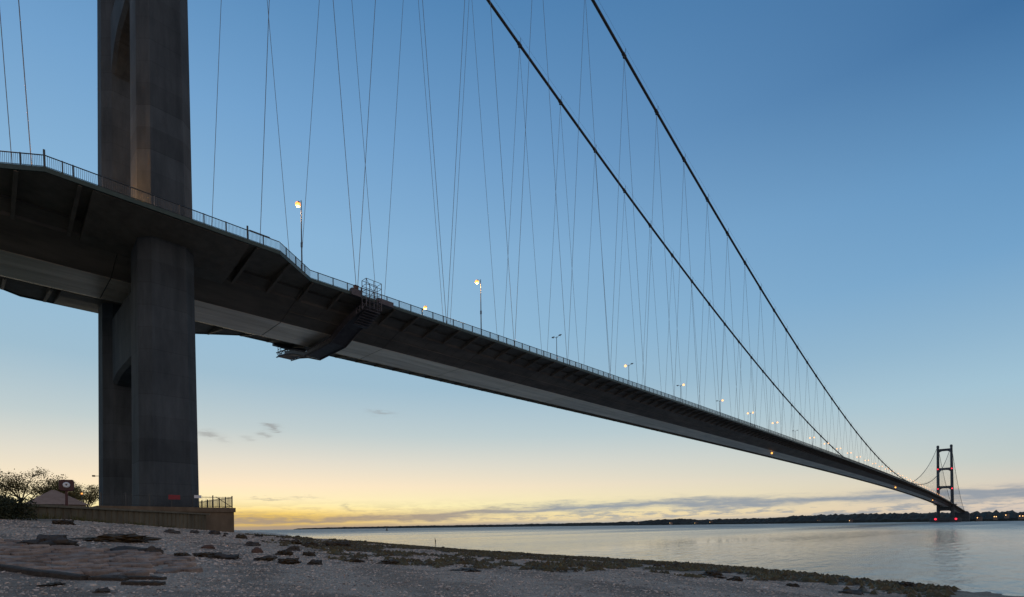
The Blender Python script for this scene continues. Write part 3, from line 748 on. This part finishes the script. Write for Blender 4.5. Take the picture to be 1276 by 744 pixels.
# lifebuoy housing
lb = empty('lifebuoy_housing', (34.0, -11.2, 4.08), R(-8)); tag(lb, 'maroon lifebuoy housing on a post above the sheet pile wall', 'lifebuoy stand')
m_mar = mat('housing_maroon', (.06, .028, .03), (.085, .038, .04), rough=.5, scale=3)
MB().box(-.06, .06, -.08, .08, 0, 1.4).build('post', m_mar, lb)
ring = []
def rrect(w, h, r, z0):
    o = []
    for cx_, cy_, a0 in ((w - r, h - r, 0), (-w + r, h - r, 90), (-w + r, -h + r, 180), (w - r, -h + r, 270)):
        for q in range(5):
            a = R(a0 + q * 22.5); o.append((cx_ + r * math.cos(a), cy_ + r * math.sin(a)))
    return [(x, y + z0) for x, y in o]
prof = rrect(.44, .42, .16, 1.66)
MB().loft([[(xx, y * 1.0, z) for y, z in prof] for xx in (-.1, .08)] + [[(.14, y * .93, (z - 1.66) * .93 + 1.66) for y, z in prof]]).build('case', m_mar, lb)
bu = MB(); rings = []
for i in range(24):
    a = 2 * math.pi * i / 24; rings.append([(.17 + .055 * math.cos(b * math.pi / 3), (.13 + .09 * math.sin(b * math.pi / 3)) * math.cos(a), 1.68 + (.13 + .09 * math.sin(b * math.pi / 3)) * math.sin(a)) for b in range(6)])
rings.append(rings[0]); bu.loft(rings, False).build('buoy_ring', m_swhite, lb, True)
# white roofed pavilion and posts behind the wall
pv = empty('pavilion', (2, -9.2, 4.08)); tag(pv, 'pale pitched roof of a small pavilion showing above the wall', 'pavilion')
m_tent = mat('pale_roof', (.30, .25, .23), (.38, .32, .30), rough=.8, scale=2)
m_hut = mat('hut_wall', (.25, .23, .2), (.3, .28, .25), rough=.9)
MB().box(-2.4, 2.4, -2.6, 2.6, 0, 1.5).build('wall', m_hut, pv)
MB().poly([(-2.7, -2.9, 1.45), (2.7, -2.9, 1.45), (2.7, 2.9, 1.45), (-2.7, 2.9, 1.45), (0, -.3, 3.25), (0, .1, 3.25)], [(0, 1, 4), (1, 2, 5, 4), (2, 3, 5), (3, 0, 4, 5), (0, 3, 2, 1)]).build('roof', m_tent, pv)
for y in (-5.6, -5.15):
    p = empty('marker_post', (8, y, 4.08)); tag(p, 'short white marker post standing on the bank beside the plinth', 'post', 'white marker posts')
    MB().box(-.08, .08, -.08, .08, 0, 1.15).loft([[(x * .11, y_ * .11, z) for x, y_ in ((-1, -1), (1, -1), (1, 1), (-1, 1))] for z in (1.15, 1.22)]).build('shaft', m_swhite, p)
pk = empty('path_lamp', (-30, -3.05, 4.08)); tag(pk, 'small lit amber lamp post among the trees behind the wall', 'lamp post')
MB().tube([(0, 0, 0), (0, 0, 4.6)], [.09, .06], 6).build('pole', m_pole, pk); inst('lamp_globe', me_glow, pk, (0, 0, 4.8), None, (.36, .36, .36))

# ------------------------------------------------------------------ trees, shrub, grass
m_leaf = mat('twig_leaf', (.16, .115, .04), (.34, .235, .085), rough=.8, scale=1.5, world=True)
def translucent(m, f):
    t = m.node_tree; ns = t.nodes; ls = t.links; b = ns['Principled BSDF']; o = ns['Material Output']
    tr = ns.new('ShaderNodeBsdfTranslucent'); ls.new(b.inputs['Base Color'].links[0].from_socket, tr.inputs['Color'])
    mx = ns.new('ShaderNodeMixShader'); mx.inputs[0].default_value = f; ls.new(b.outputs[0], mx.inputs[1]); ls.new(tr.outputs[0], mx.inputs[2]); ls.new(mx.outputs[0], o.inputs[0])
translucent(m_leaf, .6)
m_bark = mat('bark', (.045, .035, .028), (.08, .065, .05), rough=.95, scale=3, bump=.4)
m_shrub = mat('shrub_leaf', (.022, .03, .015), (.055, .06, .03), rough=.8, scale=2, world=True)
def leaves(mb, c, r, n, size, rnd, squash=.8):
    for _ in range(n):
        while True:
            p = Vector((rnd.uniform(-1, 1), rnd.uniform(-1, 1), rnd.uniform(-1, 1)))
            if p.length < 1: break
        p = Vector((c[0] + p.x * r, c[1] + p.y * r, c[2] + p.z * r * squash))
        a = Vector((rnd.uniform(-1, 1), rnd.uniform(-1, 1), rnd.uniform(-1, 1))).normalized(); b = a.cross(Vector((rnd.uniform(-1, 1), rnd.uniform(-1, 1), rnd.uniform(-1, 1)))).normalized()
        s = size * rnd.uniform(.5, 1.2)
        mb.poly([p - a * s, p - b * s * .5, p + a * s, p + b * s * .5], [(0, 1, 2, 3)])
def tree(loc, h, w, seed, label):
    rnd = random.Random(seed); t = empty('tree', loc); tag(t, label, 'tree', 'trees on the grass bank')
    tr = MB(); lv = MB(); tr.tube([(0, 0, -.2), (.1, .05, h * .22), (.15, .1, h * .45)], [h * .03, h * .022, h * .016], 7)
    tips = []
    for i in range(9):
        a = i * 2.4 + rnd.uniform(-.4, .4); z0 = h * rnd.uniform(.2, .45); rr = w * rnd.uniform(.45, .95); z1 = h * rnd.uniform(.55, .95) if rr < w * .75 else h * rnd.uniform(.5, .75)
        m_ = Vector((math.cos(a) * rr * .5, math.sin(a) * rr * .5, z0 + (z1 - z0) * .6)); e_ = Vector((math.cos(a) * rr, math.sin(a) * rr, z1))
        tr.tube([(.12, .08, z0), m_, e_], [h * .013, h * .008, h * .003], 5)
        for j in range(7):
            q = m_.lerp(e_, rnd.uniform(.0, 1)); d = Vector((rnd.uniform(-1, 1), rnd.uniform(-1, 1), rnd.uniform(-.1, .9))) * w * .32
            tr.tube([q, q + d * .6 + Vector((0, 0, .05)), q + d], [h * .005, h * .003, h * .0015], 4); tips.append(q + d)
            for _ in range(4):
                qq = q + d * rnd.uniform(.4, 1); dd = Vector((rnd.uniform(-1, 1), rnd.uniform(-1, 1), rnd.uniform(-.3, .8))) * w * .16
                tr.tube([qq, qq + dd], [h * .0022, h * .001], 3); tips.append(qq + dd)
    for p in tips: leaves(lv, p, w * .22, 15, .13, rnd)
    tr.build('trunk', m_bark, t); lv.build('crown', m_leaf, t)
    return t
tree((-32, -10.6, 4.08), 8.6, 4.6, 3, 'broad rounded tree with thin backlit foliage behind the dark shrub')
tree((-34, -15.5, 4.08), 7.8, 3.8, 4, 'thin foliaged tree rising behind the left end of the dark shrub')
tree((-36, -4.9, 4.08), 8.4, 3.2, 5, 'smaller thin foliaged tree between the pavilion roof and the tower')
tree((-52, .2, 4.08), 8.0, 3.4, 6, 'low bushy tree close beside the far leg of the tower')
tree((-62, -3.0, 4.08), 9.0, 4.0, 8, 'far thin tree behind the pavilion roof')
tree((-70, -17, 4.08), 8.6, 4.6, 9, 'tall thin tree standing farther back behind the rounded tree')
def shrub(loc, w, h, n, seed, label, m, name='shrub', cat='shrub'):
    rnd = random.Random(seed); t = empty(name, loc); tag(t, label, cat)
    lv = MB(); st = MB()
    for i in range(16):
        a = rnd.uniform(0, 6.28); r = w * rnd.uniform(.1, .8) ** .7; z = h * rnd.uniform(.3, .82) * (1 - .35 * (r / w) ** 2)
        c = (math.cos(a) * r, math.sin(a) * r, z); st.tube([(c[0] * .3, c[1] * .3, 0), c], [.05, .015], 4)
        leaves(lv, c, h * .34, n // 16, .085, rnd)
        leaves(lv, (c[0], c[1], z * .4), h * .3, n // 24, .085, rnd)
    st.build('stems', m_bark, t); lv.build('foliage', m, t); return t
shrub((42.0, -15.2, 2.75), 2.2, 1.95, 8000, 1, 'large dark rounded shrub growing in front of the wall', m_shrub)
shrub((43.5, -19.5, 2.75), 2.2, 1.9, 5000, 2, 'second dark shrub beside the large rounded one', m_shrub)
m_grass = mat('coarse_grass', (.06, .065, .025), (.13, .12, .05), rough=.9, scale=1.0, world=True)
rnd = random.Random(5); mb = MB()
for i in range(2600):
    t = rnd.uniform(16, 50); off = rnd.gauss(.7, .4)
    if off < .18: continue
    p = A + dv * t + nrm * off; z = zg(p.x, p.y)
    if fbm(p.x * .5, p.y * .5) < -.05 and t > 30: continue
    hgt = rnd.uniform(.15, .55) * (1.25 if t < 38 else .8); a = rnd.uniform(0, 6.28); l_ = rnd.uniform(-.2, .2)
    dx, dy = math.cos(a) * .03, math.sin(a) * .03
    mb.poly([(p.x - dx, p.y - dy, z - .03), (p.x + dx, p.y + dy, z - .03), (p.x + l_, p.y + l_ * .6, z + hgt)], [(0, 1, 2)])
g_ = mb.build('bank_grass', m_grass); g_['kind'] = 'stuff'; g_['label'] = 'coarse yellow green grass tufts along the foot of the sheet pile wall'; g_['category'] = 'grass'

# ------------------------------------------------------------------ stones, weed and timber on the beach
m_rock = mat('dark_rock', (.03, .025, .021), (.085, .072, .058), rough=.75, scale=3, bump=.6, bscale=9, rand=.25, world=True)
m_brick = mat('brown_rock', (.09, .05, .038), (.13, .085, .065), rough=.85, scale=4, bump=.5, rand=.15)
m_wrack = mat('wrack', (.05, .03, .014), (.125, .098, .034), rough=.6, scale=1.3, detail=9, world=True)
m_weed = mat('seaweed', (.024, .016, .009), (.075, .05, .022), rough=.55, scale=2.5, bump=.6, bscale=14, rand=.3, world=True)
import bmesh
def lump_mesh(seed, rough_=.35, sub=3, ridge_=False):
    bm = bmesh.new(); bmesh.ops.create_icosphere(bm, subdivisions=sub, radius=1.0)
    for v in bm.verts:
        n_ = v.co.normalized(); d = 1 + rough_ * fbm(n_.x * 1.6 + seed, n_.y * 1.6, n_.z * 1.6 + seed) + .12 * fbm(n_.x * 5 + seed, n_.y * 5, n_.z * 5, 3)
        v.co = n_ * d
        if v.co.z < -.35: v.co.z = -.35
    me = bpy.data.meshes.new('lump'); bm.to_mesh(me); bm.free(); return me
ROCKS = [  # x, y, width, height, kind
 (61.67, -14.35, 1.5, .46, 'big', 'large dark angular boulder at the back of the block paving'),
 (58.19, -12.07, 2.59, .37, 'weed', 'long low black weed covered ridge beyond the big boulder'),
 (63.79, -12.41, 1.66, .18, 'rock', 'thin dark strip of wrack just beyond the block paving'),
 (45.11, -12.44, 1.15, .32, 'weed', 'black lump of debris at the foot of the wall by the shrub'),
 (72.47, -14.43, .29, .11, 'rock', 'little dark stone in front of the timber beam'),
 (71.41, -15.03, .41, .06, 'weed', 'flat scrap of weed lying in front of the block paving'),
 (64.05, -11.95, .60, .29, 'rock', 'grey pointed stone at the end of the wrack strip'),
 (64.94, -11.39, .62, .16, 'weed', None), (65.3, -10.75, 1.0, .18, 'weed', None), (66.1, -10.4, 1.0, .24, 'rock', 'broad dark weedy mound on the pale shingle'),
 (61.15, -9.54, .55, .22, 'brown', 'small reddish brown stone on the pale shingle'),
 (63.04, -8.36, .47, .30, 'brown', 'squarish brown block standing on the shingle'),
 (66.74, -9.53, .83, .13, 'weed', None), (67.64, -9.09, .74, .18, 'weed', None), (68.23, -8.46, .51, .23, 'rock', 'small peaked dark stone among the weed'),
 (60.96, -6.05, .62, .27, 'rock', None), (57.91, -6.75, .89, .27, 'rock', None), (64.56, -7.95, .72, .21, 'weed', None),
 (64.46, -6.94, .55, .19, 'weed', None), (57.57, -3.69, .98, .34, 'weed', None), (54.38, -3.28, 1.21, .28, 'weed', None),
 (47.52, -7.66, 1.08, .29, 'rock', None), (45.55, -5.95, .64, .26, 'rock', None), (46.07, -4.9, .75, .37, 'rock', None), (49.83, -4.5, .75, .37, 'weed', None),
 (71.0, -4.58, 1.08, .12, 'weed', None), (67.14, -6.53, .64, .15, 'weed', None), (67.89, -5.54, .88, .15, 'weed', None), (56.33, -1.43, 1.67, .42, 'weed', None)]
rnd = random.Random(11)
for i in range(34):
    x = rnd.uniform(22, 82); d = rnd.uniform(2.0, 8.5); y = yw(x) - d
    ROCKS.append((x, y, rnd.uniform(.4, 1.0), rnd.uniform(.1, .24), rnd.choice(['weed', 'weed', 'weed', 'rock']), None))
for i in range(16):
    x = rnd.uniform(34, 66); d = rnd.uniform(9, 24); y = yw(x) - d
    if y > -9 - (66 - x) * .25: ROCKS.append((x, y, rnd.uniform(.25, .7), rnd.uniform(.08, .2), rnd.choice(['weed', 'rock']), None))
lm = {}
for k_, m_ in (('weed', m_weed), ('rock', m_rock), ('brown', m_brick), ('big', m_rock)):
    lm[k_] = []
    for s_ in range(5):
        me_ = lump_mesh(s_ * 3.7 + (10 if k_ == 'rock' else 0), .5 if k_ != 'brown' else .2, 4 if k_ in ('weed', 'big') else 3)
        if k_ == 'weed':
            for v in me_.vertices:
                v.co *= 1 + .16 * noise.noise(v.co * 6.0 + Vector((s_, 0, 0))) + .10 * noise.noise(v.co * 15.0)
                if v.co.z < -.35: v.co.z = -.35
        me_.materials.append(m_)
        lm[k_].append(me_)
for i, (x, y, w, h, k_, lab) in enumerate(ROCKS):
    nm = {'weed': 'seaweed_clump', 'rock': 'stone', 'brown': 'stone', 'big': 'boulder'}[k_]
    o = inst(nm, lm[k_][i % 5], None, (x, y, zg(x, y) + h * .06), None, (w * .33, w * .42, h * .68))
    o.rotation_euler = (rnd.uniform(-.08, .08), rnd.uniform(-.08, .08), math.atan2(y - CAM[1], x - CAM[0]) + rnd.uniform(-.35, .35))
    if lab: tag(o, lab, nm.replace('_', ' ') if nm != 'seaweed_clump' else 'seaweed', 'loose stones and weed on the shingle')
    else:
        dd_ = yw(x) - y
        where = ('at the edge of the water' if dd_ < 3.5 else 'in the belt of wrack along the waterline' if dd_ < 9 else
                 'on the pale shingle below the sheet pile wall' if x < 52 else 'on the open shingle beyond the block paving')
        size = 'small' if w < .55 else 'middling' if w < .8 else 'broad'
        flat = 'flat' if h < .15 else 'low' if h < .22 else 'humped'
        if k_ == 'weed': tag(o, '%s %s brown seaweed mound %s' % (size, flat, where), 'seaweed', '%s %s seaweed mounds %s' % (size, flat, where))
        else: tag(o, '%s %s dark stone %s' % (size, flat, where), 'stone', '%s %s stones %s' % (size, flat, where))

# block paving mat sinking into the beach
m_block = mat('paving_block', (.16, .12, .095), (.34, .265, .215), rough=.88, scale=3, bump=.6, bscale=12, rand=.28, detail=9, world=True)
pm_ = empty('block_paving', (70.7, -14.26, 0)); tag(pm_, 'sloping mat of worn concrete blocks sunk in the shingle', 'paving')
ux, uy = -.875, -.484; vx, vy = -.484, .875
bl = []
for s_ in range(3):
    b_ = MB().loft([[(x, y, -.12) for x, y in ((-.225, -.17), (.225, -.17), (.225, .17), (-.225, .17))], [(x, y, .03) for x, y in ((-.218, -.164), (.218, -.164), (.218, .164), (-.218, .164))],
                   [(x, y, .055 + .01 * s_) for x, y in ((-.19, -.135), (.19, -.14), (.195, .135), (-.19, .14))]])
    bl.append(b_.mesh('paving_block', m_block))
rot = math.atan2(uy, ux)
cnt = 0
for i in range(24):
    for j in range(13):
        u = .2 + i * .47 + (.235 if j % 2 else 0); v = .22 + j * .36
        if v > 4.9 - .12 * (i * .3) or u < (v - 2.2) * 1.1: continue
        if i < 5 and random.random() < .12 or random.random() < .03: continue
        x = ux * u + vx * v; y = uy * u + vy * v
        wx, wy = 70.7 + x, -14.26 + y
        if wy < -19.5: continue
        z = zg(wx, wy) + .03
        o = inst('paving_block', bl[(i * 7 + j * 3) % 3], pm_, (x, y, z + random.uniform(-.045, .02)))
        sl_x = (zg(wx + .4, wy) - zg(wx - .4, wy)) / .8
        o.rotation_euler = (random.uniform(-.05, .05), random.uniform(-.05, .05) - sl_x * 0, rot + random.uniform(-.05, .05)); cnt += 1
m_timber = mat('wet_timber', (.03, .022, .016), (.075, .058, .042), rough=.7, scale=2, stretch=(1, 6, 6), bump=.5)
def beam(a, b, w, h, label):
    a = Vector((a[0], a[1], zg(*a) + h * .2)); b = Vector((b[0], b[1], zg(*b) + h * .2)); d = b - a; n_ = 10
    t = empty('timber_beam', tuple(a)); tag(t, label, 'timber', 'old timbers on the beach')
    rings = []
    for i in range(n_ + 1):
        q = d * (i / n_); jx = .03 * noise.noise(Vector((i * 1.3, a.x, 0))); jz = .025 * noise.noise(Vector((i * 1.7, a.y, 3)))
        s_ = Vector((-d.y, d.x, 0)).normalized()
        rings.append([tuple(q + s_ * (c * w / 2 + jx) + Vector((0, 0, e_ * h / 2 + jz))) for c, e_ in ((-1, -1), (1, -1), (1.0, .7), (.6, 1), (-.6, 1), (-1, .7))])
    MB().loft(rings).build('plank', m_timber, t)
beam((64.0, -18.0), (70.6, -14.45), .2, .15, 'long black timber edging along the front of the block paving')
beam((70.55, -14.35), (71.0, -13.85), .18, .12, 'short black timber stub at the corner of the block paving')
beam((70.45, -14.15), (71.15, -13.2), .16, .1, 'thin black timber lying just beyond the corner of the paving')
beam((71.6, -14.0), (72.0, -13.4), .15, .1, 'short weedy timber lying alone on the shingle')
beam((65.9, -13.5), (66.9, -12.6), .12, .1, 'thin dark plank resting across the end of the paving')
# driftwood stick near the water
ds = empty('driftwood_branch', (46.5, 13.2, zg(46.5, 13.2))); tag(ds, 'small forked driftwood branch sticking up at the waterline', 'driftwood')
MB().tube([(0, 0, -.1), (.05, .02, .5), (-.12, .1, 1.0)], [.05, .04, .015], 6).tube([(.04, .02, .45), (.3, -.1, .8)], [.03, .01], 5).build('stem', m_bark, ds)

# shingle: loose pebbles
m_peb = bpy.data.materials.new('pebble'); m_peb.use_nodes = True
t = m_peb.node_tree; b = t.nodes['Principled BSDF']; b.inputs['Roughness'].default_value = .75
ata = t.nodes.new('ShaderNodeAttribute'); ata.attribute_name = 'tone'
crr = t.nodes.new('ShaderNodeValToRGB'); el = crr.color_ramp.elements; el[0].color = (.12, .10, .085, 1); el[1].color = (.62, .52, .43, 1)
for p_, c_ in ((.3, (.34, .26, .195, 1)), (.6, (.58, .45, .345, 1)), (.8, (.64, .49, .37, 1)), (.92, (.66, .54, .43, 1))):
    q_ = el.new(p_); q_.color = c_
t.links.new(ata.outputs['Fac'], crr.inputs[0]); t.links.new(crr.outputs[0], b.inputs['Base Color'])
rnd = random.Random(21)
PV = [(1, 0, 0), (.5, .87, 0), (-.5, .87, 0), (-1, 0, 0), (-.5, -.87, 0), (.5, -.87, 0), (.55, 0, .42), (-.25, .48, .42), (-.25, -.48, .42)]
PF = [(6, 7, 8), (0, 1, 6), (1, 7, 6), (1, 2, 7), (2, 3, 7), (3, 8, 7), (3, 4, 8), (4, 5, 8), (5, 6, 8), (5, 0, 6)]
V = []; F = []; T = []
def scatter(n, x0, x1, y0, y1, s0, s1):
    for _ in range(n):
        x = rnd.uniform(x0, x1); y = rnd.uniform(y0, y1); d = yw(x) - y
        if d < 2.5: continue
        ub = (x - 70.7) * ux + (y + 14.26) * uy; vb = (x - 70.7) * vx + (y + 14.26) * vy
        if ub > .3 and 0 < vb < 4.6 and ub > (vb - 2.2) and rnd.random() < .9: continue
        if (x - 18) * 16 + (y - 2.4) * 18.5 < 12: continue
        z = zg(x, y); s = s0 * (s1 / s0) ** (rnd.random() ** 2.2); a = rnd.uniform(0, 6.28); c_, n_ = math.cos(a), math.sin(a); q = rnd.uniform(.55, 1); tl = rnd.uniform(-.35, .35)
        o_ = len(V); tone = min(1, max(0, rnd.gauss(.5, .3)))
        for px_, py_, pz_ in PV:
            xx, yy = px_ * s, py_ * s * q
            V.append((x + xx * c_ - yy * n_, y + xx * n_ + yy * c_, z - .12 * s + pz_ * s * 1.1 + xx * tl)); T.append(tone)
        F.extend(tuple(i + o_ for i in f) for f in PF)
scatter(34000, 64, 83, -18, 4, .016, .05)
scatter(260, 60, 83, -18, 4, .05, .10)
scatter(15000, 44, 68, -16, 10, .03, .085)
scatter(4000, 18, 50, -12, 16, .05, .13)
me = bpy.data.meshes.new('pebbles'); me.from_pydata(V, [], F); me.materials.append(m_peb)
at = me.attributes.new('tone', 'FLOAT', 'POINT'); at.data.foreach_set('value', T)
o = inst('pebbles', me); o['kind'] = 'stuff'; o['label'] = 'loose grey and white shingle pebbles covering the beach'; o['category'] = 'pebbles'

# belt of wrack along the waterline
rnd = random.Random(33); mb = MB()
for i in range(90000):
    x = rnd.uniform(-8, 83); d = rnd.uniform(.1, 20) if x > 40 else rnd.uniform(.1, 9)
    if rnd.random() > weed(x, yw(x) - d) ** 1.3 * .85: continue
    y = yw(x) - d; z = zg(x, y); a = rnd.uniform(0, 6.28); l_ = rnd.uniform(.08, .3); w_ = l_ * rnd.uniform(.3, .6)
    c_, n_ = math.cos(a), math.sin(a)
    P = [(-l_, 0, .0), (-l_ * .3, w_, .03), (l_, 0, .0), (l_ * .2, -w_, .02), (0, 0, rnd.uniform(.05, .16))]
    mb.poly([(x + p[0] * c_ - p[1] * n_, y + p[0] * n_ + p[1] * c_, z + p[2]) for p in P], [(0, 3, 4), (3, 2, 4), (2, 1, 4), (1, 0, 4)])
o = mb.build('seaweed_wrack', m_wrack); o['kind'] = 'stuff'; o['label'] = 'belt of brown and olive seaweed wrack along the waterline'; o['category'] = 'seaweed'

# ------------------------------------------------------------------ houses with lit windows on the far bank
m_house = mat('house_wall', (.16, .12, .10), (.24, .19, .16), rough=.9, scale=.2, world=True, rand=.3)
m_roofs = mat('house_roof', (.05, .04, .038), (.08, .06, .055), rough=.9)
rnd = random.Random(8)
def house(x, y, z, w, lit, rz, lab):
    t = empty('house', (x, y, z), rz); tag(t, lab, 'house', 'houses across the water')
    d = w * .8; h = 6.0
    MB().box(-w / 2, w / 2, -d / 2, d / 2, -6, h).build('wall', m_house, t)
    MB().prism_y([(-w / 2 - .4, h), (w / 2 + .4, h), (0, h + 4)], -d / 2 - .3, d / 2 + .3).build('roof', m_roofs, t)
    for q in range(lit):
        xx = -w * .25 + q * w * .45
        MB().box(xx - .9, xx + .9, -d / 2 - .08, -d / 2 - .02, 2.2, 4.2).build('window', m_win, t)
for i in range(15):
    x = 44 + i * 27 + rnd.uniform(-6, 6); house(x, 1972 + .25 * max(0, x - 150) + rnd.uniform(-6, 4), 6 + rnd.uniform(0, 9), rnd.uniform(9, 14), rnd.choice([1, 2, 2]), rnd.uniform(-.15, .15), 'small far house with lit windows on the bank, %s from the cable anchorage' % ordn[i])
for i, (x, y) in enumerate(((-300, 2120), (-420, 2200), (-480, 2250), (-640, 2310), (-930, 2425), (-1010, 2440), (-1160, 2470), (-1400, 2570))):
    house(x, y + 25, 4 + rnd.uniform(0, 6), rnd.uniform(11, 16), 1, -.4, 'lone far house with one lit window beyond the river, %s out from the distant tower' % ordn[i])
# small channel buoy
bu = empty('channel_buoy', (-330, 250, 0)); tag(bu, 'tiny dark channel buoy floating far out on the water', 'buoy')
MB().loft([[(r_ * math.cos(a * math.pi / 4), r_ * math.sin(a * math.pi / 4), z) for a in range(8)] for r_, z in ((1.0, -.5), (1.2, .2), (1.0, .7), (.5, .9), (.25, 2.6), (.35, 2.7), (.1, 3.2))]).build('float', m_rock, bu)
